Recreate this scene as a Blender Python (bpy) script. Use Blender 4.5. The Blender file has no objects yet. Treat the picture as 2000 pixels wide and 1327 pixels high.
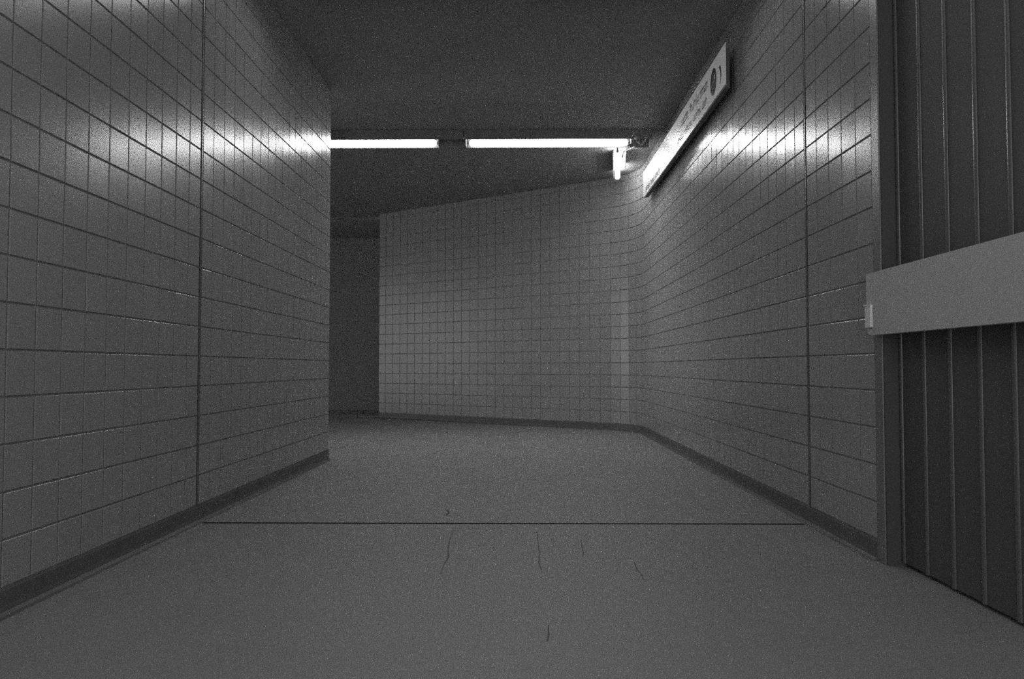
import bpy, bmesh, math, random
from mathutils import Vector, Matrix
random.seed(7)
sc = bpy.context.scene
COL = sc.collection

# ---------------------------------------------------------------- camera
CAM_Z = 1.04
cam_data = bpy.data.cameras.new('camera')
cam_data.sensor_width = 36.0
cam_data.lens = 1545.0 / 2000.0 * 36.0
cam_data.clip_start = 0.05
cam = bpy.data.objects.new('camera', cam_data)
COL.objects.link(cam)
cam.location = (0, 0, CAM_Z)
cam.rotation_euler = (math.radians(90 + 2.02), 0, math.radians(0.667))
sc.camera = cam
CAM_INV = (Matrix.Translation(cam.location) @ cam.rotation_euler.to_matrix().to_4x4()).inverted()

# ---------------------------------------------------------------- world, exposure, light levels
world = bpy.data.worlds.new('world')
sc.world = world
world.use_nodes = True
world.node_tree.nodes['Background'].inputs[0].default_value = (1, 1, 1, 1)
world.node_tree.nodes['Background'].inputs[1].default_value = 2.2
sc.view_settings.view_transform = 'Standard'
sc.view_settings.look = 'None'
sc.view_settings.exposure = 0.0
sc.view_settings.gamma = 1.0
sc.view_settings.use_curve_mapping = False
sc.cycles.use_denoising = False
sc.cycles.max_bounces = 10
sc.cycles.diffuse_bounces = 8
sc.cycles.glossy_bounces = 4

FAR_TUBE = 36.0      # tubes seen at the end of the corridor
NEAR_TUBE = 10.5      # tubes just above the frame, and an added fill row over the camera
THIRD_TUBE = 17.0    # tube running away by the far corner

# ---------------------------------------------------------------- dimensions
WL, WR = -2.17, 1.915
H = 4.215
T = 0.2              # tile module
Z0 = 0.115           # first tile joint, top of the base
YJ = 5.31            # expansion joint
YLEND = 8.92         # end of the left wall
YR0 = 4.31           # near end of the right tiles
PROUD = 0.006
CORNER = Vector((WR, 12.88)); FAREND = Vector((-2.93, 16.26))
YB = -3.0            # rear end, left open so world light fills the corridor

# ---------------------------------------------------------------- materials
def mat(name, col, rough=0.6, spec=0.5, metal=0.0, emit=None, noise=0.0, nscale=3.0, bump=0.0, bscale=60.0,
        tilerand=0.0, coat=0.0, roughvar=0.0):
    m = bpy.data.materials.new(name)
    m.use_nodes = True
    nt = m.node_tree; N = nt.nodes; L = nt.links
    b = N['Principled BSDF']
    b.inputs['Base Color'].default_value = (col, col, col, 1)
    b.inputs['Roughness'].default_value = rough
    b.inputs['Metallic'].default_value = metal
    b.inputs['Specular IOR Level'].default_value = spec
    b.inputs['Coat Weight'].default_value = coat
    if emit is not None:
        b.inputs['Emission Color'].default_value = (1, 1, 1, 1)
        b.inputs['Emission Strength'].default_value = emit
    val = None
    def math_(op, a, c):
        n = N.new('ShaderNodeMath'); n.operation = op
        for i, v in enumerate((a, c)):
            if isinstance(v, (int, float)): n.inputs[i].default_value = v
            else: L.new(v, n.inputs[i])
        return n.outputs[0]
    if noise or roughvar:
        tc = N.new('ShaderNodeTexCoord')
        geo = N.new('ShaderNodeNewGeometry')
        nz = N.new('ShaderNodeTexNoise'); nz.inputs['Scale'].default_value = nscale
        nz.inputs['Detail'].default_value = 5; nz.inputs['Roughness'].default_value = 0.6
        L.new(geo.outputs['Position'], nz.inputs['Vector'])
        if noise:
            val = math_('ADD', math_('MULTIPLY', math_('SUBTRACT', nz.outputs['Fac'], 0.5), 2 * noise), 1.0)
        if roughvar:
            L.new(math_('ADD', math_('MULTIPLY', math_('SUBTRACT', nz.outputs['Fac'], 0.5), 2 * roughvar), rough), b.inputs['Roughness'])
    if tilerand:
        geo = N.new('ShaderNodeNewGeometry'); oi = N.new('ShaderNodeObjectInfo')
        r = math_('FRACT', math_('ADD', geo.outputs['Random Per Island'], oi.outputs['Random']), 0)
        t = math_('ADD', math_('MULTIPLY', math_('SUBTRACT', r, 0.5), 2 * tilerand), 1.0)
        val = t if val is None else math_('MULTIPLY', val, t)
    if val is not None:
        v = math_('MULTIPLY', val, col)
        cb = N.new('ShaderNodeCombineColor')
        for i in range(3): L.new(v, cb.inputs[i])
        L.new(cb.outputs[0], b.inputs['Base Color'])
    if bump:
        geo = N.new('ShaderNodeNewGeometry')
        nz = N.new('ShaderNodeTexNoise'); nz.inputs['Scale'].default_value = bscale
        nz.inputs['Detail'].default_value = 4
        L.new(geo.outputs['Position'], nz.inputs['Vector'])
        bp = N.new('ShaderNodeBump'); bp.inputs['Strength'].default_value = bump
        bp.inputs['Distance'].default_value = 0.004
        L.new(nz.outputs['Fac'], bp.inputs['Height'])
        L.new(bp.outputs[0], b.inputs['Normal'])
    return m

M = dict(
    tile=mat('glazed_tile', 0.36, 0.22, 0.28, noise=0.06, nscale=1.5, tilerand=0.025, roughvar=0.05, bump=0.05, bscale=14),
    grout=mat('dark_grout', 0.29, 0.9, 0.2, noise=0.2, nscale=6),
    base=mat('black_base', 0.14, 0.5, 0.3, noise=0.2, nscale=8),
    ceiling=mat('ceiling_paint', 0.36, 0.9, 0.15, noise=0.12, nscale=1.2, bump=0.3, bscale=40),
    floor=mat('concrete_floor', 0.33, 0.55, 0.35, noise=0.14, nscale=1.6, bump=0.25, bscale=90, roughvar=0.08),
    plain=mat('dark_plaster', 0.36, 0.8, 0.2, noise=0.12, nscale=1.5, bump=0.2),
    jamb=mat('jamb_metal', 0.20, 0.35, 0.5, noise=0.05),
    darkjamb=mat('dark_jamb', 0.10, 0.6, 0.3, noise=0.1),  # darker than jamb: shade of its unlit face put into the colour
    sealant=mat('black_sealant', 0.015, 1.0, 0.05, noise=0.2),
    strip=mat('joint_metal', 0.16, 0.25, 0.7, metal=0.3, noise=0.08),
    shutter=mat('shutter_metal', 0.12, 0.6, 0.15, noise=0.08),
    rib=mat('rib_metal', 0.15, 0.3, 0.5, metal=0.2, noise=0.08),
    board=mat('board_paint', 0.55, 0.55, 0.3, noise=0.06),
    white=mat('white_plate', 0.85, 0.5, 0.4, noise=0.03),
    sign=mat('sign_face', 0.82, 0.31, 0.5, emit=0.08, noise=0.05, nscale=4),  # faint even glow added to brighten the sign face
    signbody=mat('sign_body', 0.16, 0.6, 0.3, noise=0.05),
    ink=mat('sign_ink', 0.03, 0.45, 0.4, noise=0.05),
    letter_ink=mat('letter_ink', 0.22, 0.45, 0.4, noise=0.05),
    edge=mat('sign_edge_metal', 0.75, 0.3, 0.5, metal=0.9, noise=0.03),
    fixture=mat('fixture_enamel', 0.55, 0.5, 0.4, noise=0.05),
    housing=mat('fixture_housing', 0.25, 0.7, 0.3, noise=0.08),
    socket=mat('socket_plastic', 0.08, 0.6, 0.3, noise=0.05),
    cable=mat('cable_sheath', 0.35, 0.4, 0.4, noise=0.05),
    lip=mat('lip_enamel', 0.05, 0.7, 0.1),
    box=mat('box_enamel', 0.7, 0.5, 0.4, noise=0.04),
    tube=mat('tube_glow_far', 0.8, 0.4, emit=FAR_TUBE),
    tube_near=mat('tube_glow_near', 0.8, 0.4, emit=NEAR_TUBE),
    tube_third=mat('tube_glow_third', 0.8, 0.4, emit=THIRD_TUBE),
    stain=mat('crack_dirt', 0.17, 0.8, 0.2, noise=0.2),
)

# ---------------------------------------------------------------- mesh helpers
def link(name, bm, m, parent=None, smooth=False):
    me = bpy.data.meshes.new(name)
    bmesh.ops.recalc_face_normals(bm, faces=bm.faces)
    bm.to_mesh(me); bm.free()
    me.materials.append(M[m])
    if smooth:
        for p in me.polygons: p.use_smooth = True
    o = bpy.data.objects.new(name, me); COL.objects.link(o)
    if parent: o.parent = parent; o.matrix_parent_inverse = parent_inv(parent)
    return o
def parent_inv(p):
    return (Matrix.Translation(p.location) @ p.rotation_euler.to_matrix().to_4x4()).inverted()
def structure(o):
    o['kind'] = 'structure'; return o
def thing(name, loc, label, cat, group=None):
    o = bpy.data.objects.new(name, None); COL.objects.link(o)
    o.location = loc; o['label'] = label; o['category'] = cat
    o.empty_display_size = 0.1
    if group: o['group'] = group
    return o
def box(bm, x0, x1, y0, y1, z0, z1, bevel=0.0):
    vs = [bm.verts.new((x, y, z)) for x in (x0, x1) for y in (y0, y1) for z in (z0, z1)]
    fs = [(0, 1, 3, 2), (4, 6, 7, 5), (0, 4, 5, 1), (2, 3, 7, 6), (0, 2, 6, 4), (1, 5, 7, 3)]
    faces = [bm.faces.new([vs[i] for i in f]) for f in fs]
    if bevel:
        es = list({e for f in faces for e in f.edges})
        bmesh.ops.bevel(bm, geom=es, offset=bevel, segments=2, affect='EDGES', profile=0.5)
    return bm
def prism(bm, pts, fn):
    """pts: outline; fn(pt, side) -> 3D point for side 0/1"""
    a = [bm.verts.new(fn(p, 0)) for p in pts]; b = [bm.verts.new(fn(p, 1)) for p in pts]
    n = len(pts)
    bm.faces.new(a); bm.faces.new(list(reversed(b)))
    for i in range(n): bm.faces.new([a[i], a[(i + 1) % n], b[(i + 1) % n], b[i]])
    return bm
def cyl(bm, p0, p1, r0, r1=None, seg=16, rings=()):
    """capped tube along p0->p1; rings adds (t, r) stations"""
    r1 = r0 if r1 is None else r1
    p0, p1 = Vector(p0), Vector(p1); d = (p1 - p0).normalized()
    u = d.orthogonal().normalized(); v = d.cross(u)
    st = [(0, r0)] + list(rings) + [(1, r1)]
    loops = []
    for t, r in st:
        c = p0.lerp(p1, t)
        loops.append([bm.verts.new(c + r * (math.cos(2 * math.pi * k / seg) * u + math.sin(2 * math.pi * k / seg) * v)) for k in range(seg)])
    for a, b in zip(loops, loops[1:]):
        for k in range(seg): bm.faces.new([a[k], a[(k + 1) % seg], b[(k + 1) % seg], b[k]])
    bm.faces.new(loops[0]); bm.faces.new(list(reversed(loops[-1])))
    return bm
def sweep(bm, pts, r, seg=8):
    pts = [Vector(p) for p in pts]; loops = []
    for i, p in enumerate(pts):
        d = (pts[min(i + 1, len(pts) - 1)] - pts[max(i - 1, 0)]).normalized()
        u = d.cross(Vector((0.1, 0.3, 1))).normalized(); v = d.cross(u)
        loops.append([bm.verts.new(p + r * (math.cos(2 * math.pi * k / seg) * u + math.sin(2 * math.pi * k / seg) * v)) for k in range(seg)])
    for a, b in zip(loops, loops[1:]):
        for k in range(seg): bm.faces.new([a[k], a[(k + 1) % seg], b[(k + 1) % seg], b[k]])
    bm.faces.new(loops[0]); bm.faces.new(list(reversed(loops[-1])))
    return bm

# ---------------------------------------------------------------- wall paths
class Path:
    """plan line of a tile face: straight, arc, straight; inward normal is to the left of travel * side"""
    def __init__(self, pts, side):
        self.pts = [Vector(p) for p in pts]; self.side = side
        self.s = [0]
        for a, b in zip(self.pts, self.pts[1:]): self.s.append(self.s[-1] + (b - a).length)
    def at(self, s):
        i = 0
        while i < len(self.pts) - 2 and s > self.s[i + 1]: i += 1
        a, b = self.pts[i], self.pts[i + 1]; d = (b - a).normalized()
        return a + d * (s - self.s[i]), d
    def inward(self, d):
        return Vector((-d.y, d.x)) * self.side

def extrude_path(bm, path, profile):
    """profile: list of (offset inward, z); swept along the plan path (mitred)"""
    n = len(path.pts); loops = []
    for i, p in enumerate(path.pts):
        ds = []
        if i > 0: ds.append((p - path.pts[i - 1]).normalized())
        if i < n - 1: ds.append((path.pts[i + 1] - p).normalized())
        nv = sum((path.inward(d) for d in ds), Vector((0, 0))); nv.normalize()
        k = 1 / max(0.3, nv.dot(path.inward(ds[0])))
        loops.append([bm.verts.new((p.x + nv.x * o * k, p.y + nv.y * o * k, z)) for o, z in profile])
    m = len(profile)
    for a, b in zip(loops, loops[1:]):
        for j in range(m): bm.faces.new([a[j], a[(j + 1) % m], b[(j + 1) % m], b[j]])
    bm.faces.new(loops[0]); bm.faces.new(list(reversed(loops[-1])))
    return bm

d2 = (FAREND - CORNER).normalized()
theta = math.acos(d2.y); R = 1.1; TL = R * math.tan(theta / 2)
arc = [Vector((WR - R + R * math.cos(a), CORNER.y - TL + R * math.sin(a))) for a in [theta * k / 10 for k in range(11)]]
whole = Path([(WR, YR0)] + [tuple(p) for p in arc] + [tuple(FAREND)], 1)
SPLIT = 45 * T
cut = whole.at(SPLIT)[0]
path_right = Path([tuple(p) for p, q in zip(whole.pts, whole.s) if q < SPLIT - .001] + [tuple(cut)], 1)
path_back = Path([tuple(cut)] + [tuple(p) for p, q in zip(whole.pts, whole.s) if q > SPLIT + .001], 1)
path_left = Path([(WL, YJ - 15 * T), (WL, YLEND)], -1)
path_left_full = Path([(WL, YB), (WL, YLEND)], -1)

BK = -PROUD   # backing face lies PROUD behind the tile faces
wall_profile = [(BK, 0.0), (BK, H), (BK - 0.3, H), (BK - 0.3, 0.0)]

# ---------------------------------------------------------------- floor, ceiling, walls
XL, XR, YEND = -18.5, 3.0, 19.3
GW, GD = 0.020, 0.012
bm = bmesh.new()
prof = [(YB - .3, 0), (YJ - GW, 0), (YJ - GW, -GD), (YJ + GW, -GD), (YJ + GW, 0), (YEND + .3, 0), (YEND + .3, -0.2), (YB - .3, -0.2)]
prism(bm, prof, lambda p, s: ((XL - .3, XR)[s], p[0], p[1]))
floor = structure(link('floor', bm, 'floor'))
bm = bmesh.new(); box(bm, WL, WR, YJ - GW, YJ + GW, -GD, -0.0008)
link('floor_joint_seal', bm, 'sealant', floor)
bm = bmesh.new(); box(bm, XL - .3, XR, YB - .3, YEND + .3, H, H + 0.2)
ceiling = structure(link('ceiling', bm, 'ceiling'))

wall_left = structure(link('wall_left', extrude_path(bmesh.new(), path_left_full, wall_profile), 'grout'))
wall_right = structure(link('wall_right', extrude_path(bmesh.new(), path_right, wall_profile), 'grout'))
wall_back = structure(link('wall_back', extrude_path(bmesh.new(), path_back, wall_profile), 'grout'))
bm = bmesh.new(); box(bm, XL, WL + BK - .3, YLEND - .3, YLEND, 0, H)
structure(link('wall_return', bm, 'plain'))
bm = bmesh.new(); box(bm, XL - .3, -1.5, YEND, YEND + .3, 0, H)
structure(link('wall_passage', bm, 'plain'))
bm = bmesh.new(); box(bm, -2.5, -1.5, 16.6, YEND, 0, H)
structure(link('wall_passage_right', bm, 'plain'))
# right side nearer than the shutter recess (outside the frame)
SH_Y0, SH_Y1, SH_X = 1.10, 4.22, 2.0
bm = bmesh.new(); box(bm, WR, WR + .4, YB, SH_Y0, 0, H)
structure(link('wall_near_right', bm, 'plain'))

# baseboards: dark cove base
cove = [(BK, 0.0), (0.040, 0.0), (0.020, 0.006), (0.008, 0.018), (0.003, 0.040), (0.002, Z0 - .012), (-0.001, Z0 - 0.006), (BK, Z0 - .006)]
structure(link('baseboard_left', extrude_path(bmesh.new(), path_left, cove), 'base'))
structure(link('baseboard_right', extrude_path(bmesh.new(), path_right, cove), 'base'))
structure(link('baseboard_back', extrude_path(bmesh.new(), path_back, cove), 'base'))

# ---------------------------------------------------------------- tiles, one by one
def tile_bm(w, h, bm=None, mtx=None):
    bm = bm or bmesh.new(); g = 0.0018; t = PROUD
    ring = lambda a, b, y: [(-a, y, -b), (a, y, -b), (a, y, b), (-a, y, b)]
    L = [ring(w / 2, h / 2, 0), ring(w / 2, h / 2, t - g * .7), ring(w / 2 - g, h / 2 - g, t)]
    if mtx is not None: L = [[mtx @ Vector(p) for p in l] for l in L]
    V = [[bm.verts.new(p) for p in l] for l in L]
    for a, b in zip(V, V[1:]):
        for k in range(4): bm.faces.new([a[k], a[(k + 1) % 4], b[(k + 1) % 4], b[k]])
    bm.faces.new(V[-1])
    return bm
JW = 0.010
mesh_cache = {}
def tile_mesh(w, h):
    key = (round(w, 3), round(h, 3))
    if key not in mesh_cache:
        me = bpy.data.meshes.new('tile'); bm = tile_bm(w, h)
        bmesh.ops.recalc_face_normals(bm, faces=bm.faces); bm.to_mesh(me); bm.free()
        me.materials.append(M['tile']); mesh_cache[key] = me
    return mesh_cache[key]

def screen(p):
    q = CAM_INV @ Vector(p)
    if q.z > -0.2: return None
    return (1000 + 1545 * q.x / -q.z, 663.5 - 1545 * q.y / -q.z)
def visible_area(mtx, w, h):
    ps = [screen(mtx @ Vector((sx * w / 2, 0, sz * h / 2))) for sx, sz in ((-1, -1), (1, -1), (1, 1), (-1, 1))]
    if None in ps: return 0
    cx = sum(p[0] for p in ps) / 4; cy = sum(p[1] for p in ps) / 4
    if not (-15 < cx < 2015 and -20 < cy < 1345): return 0
    a = 0
    for i in range(4):
        a += ps[i][0] * ps[(i + 1) % 4][1] - ps[(i + 1) % 4][0] * ps[i][1]
    return abs(a) / 2

def tile_wall(parent, path, s_first, s_last, joint_s=None):
    """columns every T from s_first; returns nothing, builds the 300 that show largest singly and joins the rest"""
    items = []
    ncol = int(round((s_last - s_first) / T + 0.01))
    for c in range(ncol):
        a, b = s_first + c * T, s_first + (c + 1) * T
        if b > s_last + 0.001: b = s_last
        w_l, w_r = JW / 2, JW / 2
        if joint_s is not None:
            if abs(b - joint_s) < .01: w_r = 0.024
            if abs(a - joint_s) < .01: w_l = 0.024
        a2, b2 = a + w_l, b - w_r
        mid = (a2 + b2) / 2; w = b2 - a2
        if w < .03: continue
        pa, _ = path.at(a2); pb, _ = path.at(b2)
        d = (pb - pa).normalized(); p = (pa + pb) / 2; n = path.inward(d)
        for r in range(21):
            z0 = Z0 + r * T; z1 = min(z0 + T, H)
            h = z1 - z0 - JW; z = (z0 + z1) / 2
            x3 = Vector((d.x, d.y, 0)); n3 = Vector((n.x, n.y, 0)); z3 = Vector((0, 0, 1))
            if x3.cross(n3).z < 0: x3 = -x3
            rot = Matrix((x3, n3, z3)).transposed()
            tilt = Matrix.Rotation(random.gauss(0, .0045), 3, 'X') @ Matrix.Rotation(random.gauss(0, .0045), 3, 'Z')
            base = Vector((p.x - n.x * PROUD, p.y - n.y * PROUD, z))
            mtx = Matrix.Translation(base) @ (rot @ tilt).to_4x4()
            items.append((visible_area(mtx, w, h), mtx, w, h))
    items.sort(key=lambda t: -t[0])
    rest = bmesh.new()
    for i, (a, mtx, w, h) in enumerate(items):
        if i < 300 and a > 0:
            o = bpy.data.objects.new('tile', tile_mesh(w, h)); COL.objects.link(o)
            o.parent = parent; o.matrix_world = mtx
        else:
            tile_bm(w, h, rest, mtx)
    if len(rest.verts):
        o = link('tile_field', rest, 'tile', parent); o['kind'] = 'stuff'
    else: rest.free()

tile_wall(wall_left, path_left, 0.0, path_left.s[-1] - 0.01, 15 * T)
tile_wall(wall_right, path_right, 0.0, path_right.s[-1], YJ - YR0)
tile_wall(wall_back, path_back, 0.0, path_back.s[-1])
# near part of the left wall (beside and behind the camera, outside the frame)
bm = bmesh.new(); box(bm, WL + BK, WL, YB, YJ - 15 * T - .01, 0, H)
structure(link('wall_near_left', bm, 'jamb'))

# expansion joint bars (rounded metal) on both walls
def joint_bar(x, side):
    bm = bmesh.new()
    prof = [(0.010, 0)] + [(0.010 * math.cos(a), 0.003 * math.sin(a) + 0.006) for a in [math.pi * k / 8 for k in range(9)]] + [(-0.010, 0)]
    prism(bm, prof, lambda p, s: (x + side * (-PROUD + p[1]), YJ + p[0], (Z0, H)[s]))
    return bm
structure(link('trim_1', joint_bar(WL, 1), 'strip', smooth=False))
structure(link('trim_2', joint_bar(WR, -1), 'strip', smooth=False))
# bullnose at the far end of the left wall
bm = bmesh.new()
prof = [(0, 0)] + [(0.012 * math.cos(a), 0.012 * math.sin(a)) for a in [math.pi / 2 * k / 6 for k in range(7)]]
prism(bm, prof, lambda p, s: (WL - 0.012 + p[0], YLEND - 0.012 + p[1], (Z0, H)[s]))
structure(link('trim_3', bm, 'tile'))
# jamb strip at the near end of the right wall tiles
bm = bmesh.new(); box(bm, WR - 0.001, WR + .31, SH_Y1, YR0, 0, H, 0.004)
structure(link('trim_4', bm, 'jamb'))
bm = bmesh.new(); box(bm, WR + 0.006, WR + .3, SH_Y1 - .012, SH_Y1, 0, H)  # thin dark sheet standing in for shade on the jamb's near face
structure(link('trim_5', bm, 'darkjamb'))

# floor cracks and scuffs
def floor_xy(px, py):
    r = Vector(((px - 1018) / 1545, 1, -(py - 718) / 1545)); t = CAM_Z / -r.z
    return Vector((r.x * t, t))
def crack(pix, w):
    pts = [floor_xy(*p) for p in pix]; bm = bmesh.new(); n = len(pts); top = []
    rr = random.Random(len(pix) * 13 + int(pix[0][0]))
    for i, p in enumerate(pts):
        d = (pts[min(i + 1, n - 1)] - pts[max(i - 1, 0)]).normalized(); nv = Vector((-d.y, d.x))
        ww = w * (0.35 + 0.65 * math.sin(math.pi * (i + .5) / n)) * rr.uniform(.7, 1.2)
        top.append([bm.verts.new((p.x + nv.x * ww * s, p.y + nv.y * ww * s, z)) for s, z in ((-1, -.001), (-1, .0008), (1, .0008), (1, -.001))])
    for a, b in zip(top, top[1:]):
        for k in range(4): bm.faces.new([a[k], a[(k + 1) % 4], b[(k + 1) % 4], b[k]])
    bm.faces.new(top[0]); bm.faces.new(list(reversed(top[-1])))
    link('crack', bm, 'stain', floor)
crack([(870, 993), (875, 996), (877, 1001), (873, 1004), (868, 1005)], .008)
crack([(886, 1035), (880, 1050), (876, 1068), (877, 1086), (868, 1100), (862, 1118)], .003)
crack([(1048, 1035), (1050, 1052), (1053, 1078), (1052, 1095), (1056, 1108), (1058, 1114)], .003)
crack([(1133, 1050), (1135, 1062), (1138, 1076), (1137, 1084)], .003)
crack([(1236, 1094), (1241, 1108), (1250, 1118), (1254, 1128)], .003)
crack([(1070, 1215), (1071, 1232), (1068, 1247)], .003)

# ---------------------------------------------------------------- ceiling tube lights
def tube_light(x0, x1, y, m, label, group=None, ztube=4.096, r=0.043, bracket=False, origin=None, turn=0.0, skirt=0.22, side_box=False, ext=0.045):
    """built along X at (0, y); turned about its own origin afterwards"""
    xm = (x0 + x1) / 2
    t = thing('tube_light', (xm, y, H), label, 'light', group)
    zt = ztube + r
    zs = zt - skirt * 0.287 + .006
    if not side_box:
        bm = bmesh.new()
        prof = [(y - skirt, H - .003), (y - skirt, zs), (y - skirt + .006, zs), (y - .05, zt + .02), (y + .055, zt + .02), (y + .066, 4.046), (y + .078, 4.046), (y + .085, zt + .02), (y + .085, H - .003)]
        prism(bm, prof, lambda p, s: ((x0 - .06, x1 + ext)[s], p[0], p[1]))
        link('housing', bm, 'housing', t)
        for xp in (x0 - .052, x1 + .036):
            bm = bmesh.new(); box(bm, xp, xp + .006, y - .075, y + .062, 4.046, H - .004)  # plates added to keep tube light out of the gap between tubes
            link('end_plate', bm, 'housing', t)
        bm = bmesh.new()
        prism(bm, [(y + .052, zt + .019), (y + .0635, 4.048), (y + .0655, 4.048), (y + .0545, zt + .019)], lambda p, s: ((x0 - .05, x1 + .04)[s], p[0], p[1]))
        link('reflector_lip', bm, 'lip', t)
    else:
        bm = bmesh.new()
        prof = [(y - .125, H), (y - .125, 4.121), (y - .119, 4.115), (y - .056, 4.115), (y - .050, 4.121), (y - .050, H - .03), (y + .05, H - .03), (y + .05, H)]
        prism(bm, prof, lambda p, s: ((x0 + .30, x0 + 1.10)[s], p[0], p[1]))
        hb = link('housing', bm, 'box', t)
        bm = bmesh.new(); box(bm, x0 + .33, x1 + .02, y + .060, y + .066, 4.085, H - .002)
        link('side_shield', bm, 'housing', t)
        hb['label'] = 'pale grey housing box along the right side of the tube'
    bm = bmesh.new()
    cyl(bm, (x0, y, ztube), (x1, y, ztube), r * .45, seg=20, rings=[(0.006, r * .85), (0.014, r), (0.986, r), (0.994, r * .85)])  # radius widened so the tube's bloom is part of its shape
    link('tube', bm, m, t, smooth=True)
    for s, xe in ((-1, x0), (1, x1)):
        bm = bmesh.new()
        cyl(bm, (xe, y, ztube), (xe + s * .02, y, ztube), r * .5, seg=16)
        cap = link('end_cap', bm, 'fixture' if side_box else 'socket', t)
        bm = bmesh.new()
        box(bm, min(xe + s * .02, xe + s * .035), max(xe + s * .02, xe + s * .035), y - .012, y + .012, ztube - .018, (H - .001) if side_box else zt + .022, 0.004)
        link('lamp_holder', bm, 'fixture' if side_box else 'socket', t)
    if bracket:
        bm = bmesh.new()
        prism(bm, [(x1 + .035, 4.150), (x1 + .060, 4.115), (x1 + .125, 4.040), (x1 + .10, 4.005), (x1 - .04, 4.020), (x1 + .02, 4.06)],
              lambda p, s: (p[0], (y - .10, y - .094)[s], p[1]))
        b = link('end_bracket', bm, 'housing', t)
        bm = bmesh.new(); bmesh.ops.create_uvsphere(bm, u_segments=12, v_segments=8, radius=.018,
                                                    matrix=Matrix.Translation((x1 + .070, y - .115, 4.118)))
        k = link('screw_knob', bm, 'white', b, smooth=True)
        bm = bmesh.new(); sweep(bm, [(x1 + .085, y - .105, 4.082), (x1 + .10, y - .108, 4.065), (x1 + .12, y - .105, 4.050)], .009)
        link('hook', bm, 'white', b, smooth=True)
        bm = bmesh.new(); sweep(bm, [(x1 + .02, y - .105, 4.140), (x1 + .022, y - .23, 4.135), (x1 + .035, y - .23, 4.165)], .005)
        link('spring_clip', bm, 'white', b, smooth=True)
        for o in [b] + list(b.children):
            for v in o.data.vertices: v.co += Vector((0, -.145, -.041))
    if origin is not None:
        t.location = origin; t.rotation_euler = (0, 0, turn)
    return t
YLAMP = 10.66
first_light = tube_light(-.70, 1.445, YLAMP, 'tube', 'long lit fluorescent tube across the ceiling, the right one ending beside the wall sign', bracket=True, ext=0.30)
tube_light(-3.29, -1.155, YLAMP, 'tube', 'lit fluorescent tube across the ceiling running left behind the tiled wall corner', ext=0.385)
# third tube runs away from the end of the first one towards the far corner
pa, pb = Vector((1.365, 11.12)), Vector((1.545, 12.62))
ang = math.atan2(pb.y - pa.y, pb.x - pa.x); ln = (pb - pa).length
tube_light(0, ln, 0.0, 'tube_third', 'short bright fluorescent tube hanging end-on beneath the right end of the long tube', side_box=True,
           origin=((pa.x + pb.x) / 2, (pa.y + pb.y) / 2, H), turn=ang)
# lamps just above the frame, plus an added unseen fill row over the viewer
for y, xs in ((6.25, ((-1.70, -.22), (0.0, 1.43))), (1.9, ((-1.70, -.22), (0.0, 1.43)))):
    for a, b in xs:
        tube_light(a, b, y, 'tube_near', 'fluorescent tube on the %s half of the ceiling, %s' % ('left' if a < -.1 else 'right', 'just above the top of the picture' if y > 4 else 'added unseen overhead of the viewer for fill light'), 'overhead corridor tubes')

# cable from the first tube's bracket to the third tube
bm = bmesh.new()
def spline(ctrl, n=5):
    cv = [Vector(c) for c in ctrl]; pts = []
    for i in range(len(cv) - 1):
        p0, p1, p2, p3 = cv[max(i - 1, 0)], cv[i], cv[i + 1], cv[min(i + 2, len(cv) - 1)]
        for k in range(n):
            u = k / n
            pts.append(0.5 * ((2 * p1) + (-p0 + p2) * u + (2 * p0 - 5 * p1 + 4 * p2 - p3) * u * u + (-p0 + 3 * p1 - 3 * p2 + p3) * u ** 3))
    return pts + [cv[-1]]
sweep(bm, spline([(1.436, 11.15, 4.02), (1.432, 11.02, 4.045), (1.42, 10.8, 4.012), (1.47, 10.6, 3.985), (1.54, 10.42, 3.985), (1.60, 10.40, 3.998), (1.635, 10.39, 4.03), (1.66, 10.38, 4.09), (1.68, 10.38, 4.205)]), .008)
c = link('cable', bm, 'cable', first_light, smooth=True)
c['label'] = 'thin pale cable looping off the right end of the tube'

# ---------------------------------------------------------------- long sign on the right wall
SX, SY0, SY1, SZ0, SZ1 = 1.80, 6.90, 11.59, 3.532, 3.907
SK = 1.80 / 1.84   # lettering below is laid out for a face 1.84 m from the axis
def sk(y, z): return y * SK, CAM_Z + (z - CAM_Z) * SK
sg = thing('wall_sign', (WR, (SY0 + SY1) / 2, SZ0), 'long pale station sign with round dark emblem high on the right tiled wall', 'sign')
bm = bmesh.new(); box(bm, SX + .004, SX + .070, SY0 + .12, SY1 - .006, SZ0 + .006, SZ1 - .004, .003)
body = link('sign_body', bm, 'signbody', sg)
for yb in (7.3, 9.1, 10.9):
    bm = bmesh.new(); box(bm, SX + .068, WR - .001, yb, yb + .06, SZ0 + .08, SZ1 - .08)
    link('standoff', bm, 'signbody', sg)
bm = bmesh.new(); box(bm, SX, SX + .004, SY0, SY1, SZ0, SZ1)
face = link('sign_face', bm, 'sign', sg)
bm = bmesh.new(); prism(bm, [(SX - .003, SZ0 + .004), (SX - .003, SZ0 - .004), (SX + .012, SZ0 - .004), (SX + .012, SZ0 + .002)],
                        lambda p, s: (p[0], (SY0, SY1)[s], p[1]))
link('edge_strip', bm, 'edge', sg)
def ink(name, outline, m='ink', dx=0.0, parent=face):
    """outline in sign coordinates: (reading position u to the right, height z); the reader looks along +X so right is -Y"""
    bm = bmesh.new()
    prism(bm, outline, lambda p, s: ((SX - .0012 - dx, SX + .001 - dx)[s],) + sk(*p))
    return link(name, bm, m, parent)
def disc(cy, cz, ry, rz, n=32):
    return [(cy + ry * math.cos(2 * math.pi * k / n), cz + rz * math.sin(2 * math.pi * k / n)) for k in range(n)]
EC, EZ = 7.50, 3.772
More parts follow.
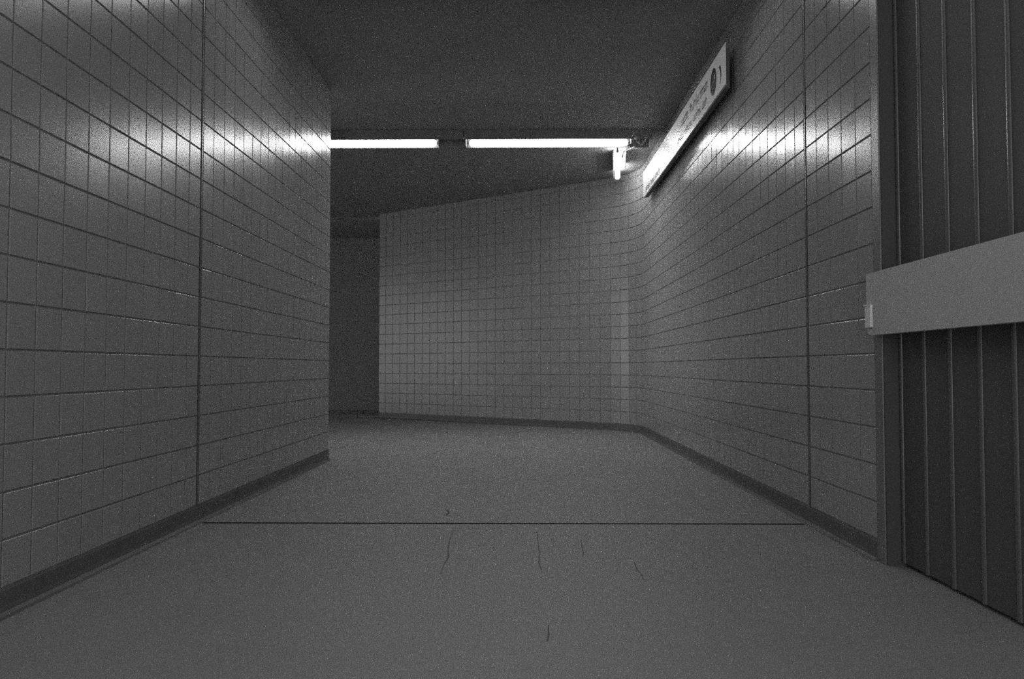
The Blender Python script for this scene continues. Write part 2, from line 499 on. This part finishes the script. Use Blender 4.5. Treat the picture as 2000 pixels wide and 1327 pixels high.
ink('emblem', disc(EC, EZ, .118, .128))
ink('emblem_mark', [(EC + .085, EZ - .045), (EC + .085, EZ - .015), (EC - .01, EZ + .012), (EC - .05, EZ + .055), (EC - .075, EZ + .052), (EC - .065, EZ - .01), (EC - .02, EZ - .030)], 'signbody', .0012)
ink('emblem_mark', disc(EC - .045, EZ + .035, .016, .020, 12), 'sign', .0020)
ink('emblem_mark', disc(EC + .01, EZ - .085, .018, .012, 12), 'signbody', .0012)
# crescent right of the emblem
out = []
for k in range(13):
    a = math.radians(-62 + 124 * k / 12); out.append((7.29 - .075 * math.cos(a) - .012, 3.745 + .10 * math.sin(a) + .004))
for k in range(13):
    a = math.radians(62 - 124 * k / 12); w = .018 + .030 * max(0, math.sin(a + .5))
    out.append((7.29 - .075 * math.cos(a) - .012 + w, 3.745 + .092 * math.sin(a) + .004))
ink('arrow_arc', out)
# rows of lettering too small and blurred to read: letter-like strokes
def glyph_row(y_start, y_end, z, h, seed, m='letter_ink'):
    rr = random.Random(seed); y = y_start; k = 0
    while y > y_end:
        w = h * rr.uniform(.55, .8); st = h * .16; y0 = y; y1 = y - w
        kind = rr.choice(['n', 'l', 'o', 'e', 'u', 'h'])
        bm = bmesh.new()
        def bar(a0, a1, b0, b1): box(bm, SX - .0012, SX + .001, min(a0, a1), max(a0, a1), z + b0, z + b1)
        x_h = h * .72
        if kind in 'nouh':
            bar(y0, y0 - st, 0, h if kind == 'h' else x_h); bar(y1 + st, y1, 0, x_h)
            if kind in 'nho': bar(y0, y1, x_h - st, x_h)
            if kind in 'uo': bar(y0, y1, 0, st)
        elif kind == 'l':
            bar(y0 - w * .3, y0 - w * .3 - st, 0, h); y1 = y - w * .55
        else:
            bar(y0, y0 - st, 0, x_h); bar(y0, y1, 0, st); bar(y0, y1, x_h * .45, x_h * .45 + st); bar(y0, y1, x_h - st, x_h); bar(y1 + st, y1, x_h * .45, x_h)
        for v in bm.verts: v.co.y, v.co.z = sk(v.co.y, v.co.z)
        link('letter', bm, m, face)
        y = y1 - h * .17; k += 1
        if k % 6 == 5: y -= h * .45
glyph_row(9.05, 7.80, 3.800, .105, 3)
glyph_row(9.25, 7.80, 3.655, .085, 11)
glyph_row(11.62, 10.45, 3.628, .085, 5)

# ---------------------------------------------------------------- ribbed shutter in the recess
sh = thing('ribbed_shutter', (SH_X, (SH_Y0 + SH_Y1) / 2, 0), 'dark shutter with vertical ribs filling the recess right of the tiled wall', 'shutter')
for i in range(13):
    yb = 4.19 - .24 * i; ya = max(yb - .24, SH_Y0 + .02)
    if yb - ya < .05: continue
    bm = bmesh.new()
    prism(bm, [(SH_X, yb - .001), (SH_X + .004, yb - .12), (SH_X, ya + .001), (SH_X + .03, ya + .001), (SH_X + .03, yb - .001)],
          lambda p, s: (p[0], p[1], (.02, H - .01)[s]))
    link('shutter_panel', bm, 'shutter', sh)
    bm = bmesh.new()
    prism(bm, [(SH_X - .010 * math.sin(a), yb + .014 * math.cos(a)) for a in [math.pi * k / 8 for k in range(9)]],
          lambda p, s: (p[0], p[1], (.02, H - .01)[s]))
    link('rib', bm, 'rib', sh, smooth=False)
bm = bmesh.new(); box(bm, SH_X + .03, SH_X + .06, SH_Y0, SH_Y1, 0, H)
link('backing_sheet', bm, 'shutter', sh)

# ---------------------------------------------------------------- pale board across the shutter
BX, BY0, BY1, BZ0, BZ1 = 1.872, 1.6, 4.305, 1.212, 1.546
bd = thing('guard_board', (WR, (BY0 + BY1) / 2, BZ0), 'pale flat board running across the dark ribbed shutter at chest height', 'board')
bm = bmesh.new()
prism(bm, [(BY0, BZ0), (BY1 - .055, BZ0), (BY1 - .02, BZ0 + .008), (BY1, BZ0 + .05), (BY1, BZ1 - .004), (BY1 - .004, BZ1), (BY0, BZ1)],
      lambda p, s: ((BX, WR - .001)[s], p[0], p[1]))
link('board_panel', bm, 'board', bd)
for y in (2.03, 3.47):
    bm = bmesh.new(); box(bm, WR - .001, SH_X - .0225, y - .03, y + .03, BZ0 + .08, BZ1 - .08)
    link('spacer', bm, 'darkjamb', bd)
bm = bmesh.new(); box(bm, BX - .014, BX, BY1 - .078, BY1 - .010, 1.254, 1.374, .002)
pl = link('end_plate', bm, 'white', bd)
pl['label'] = 'small bright white plate on the left end of the board'
bm = bmesh.new(); box(bm, BX - .018, BX - .013, BY1 - .086, BY1 - .004, 1.370, 1.378)
link('plate_lip', bm, 'white', pl)
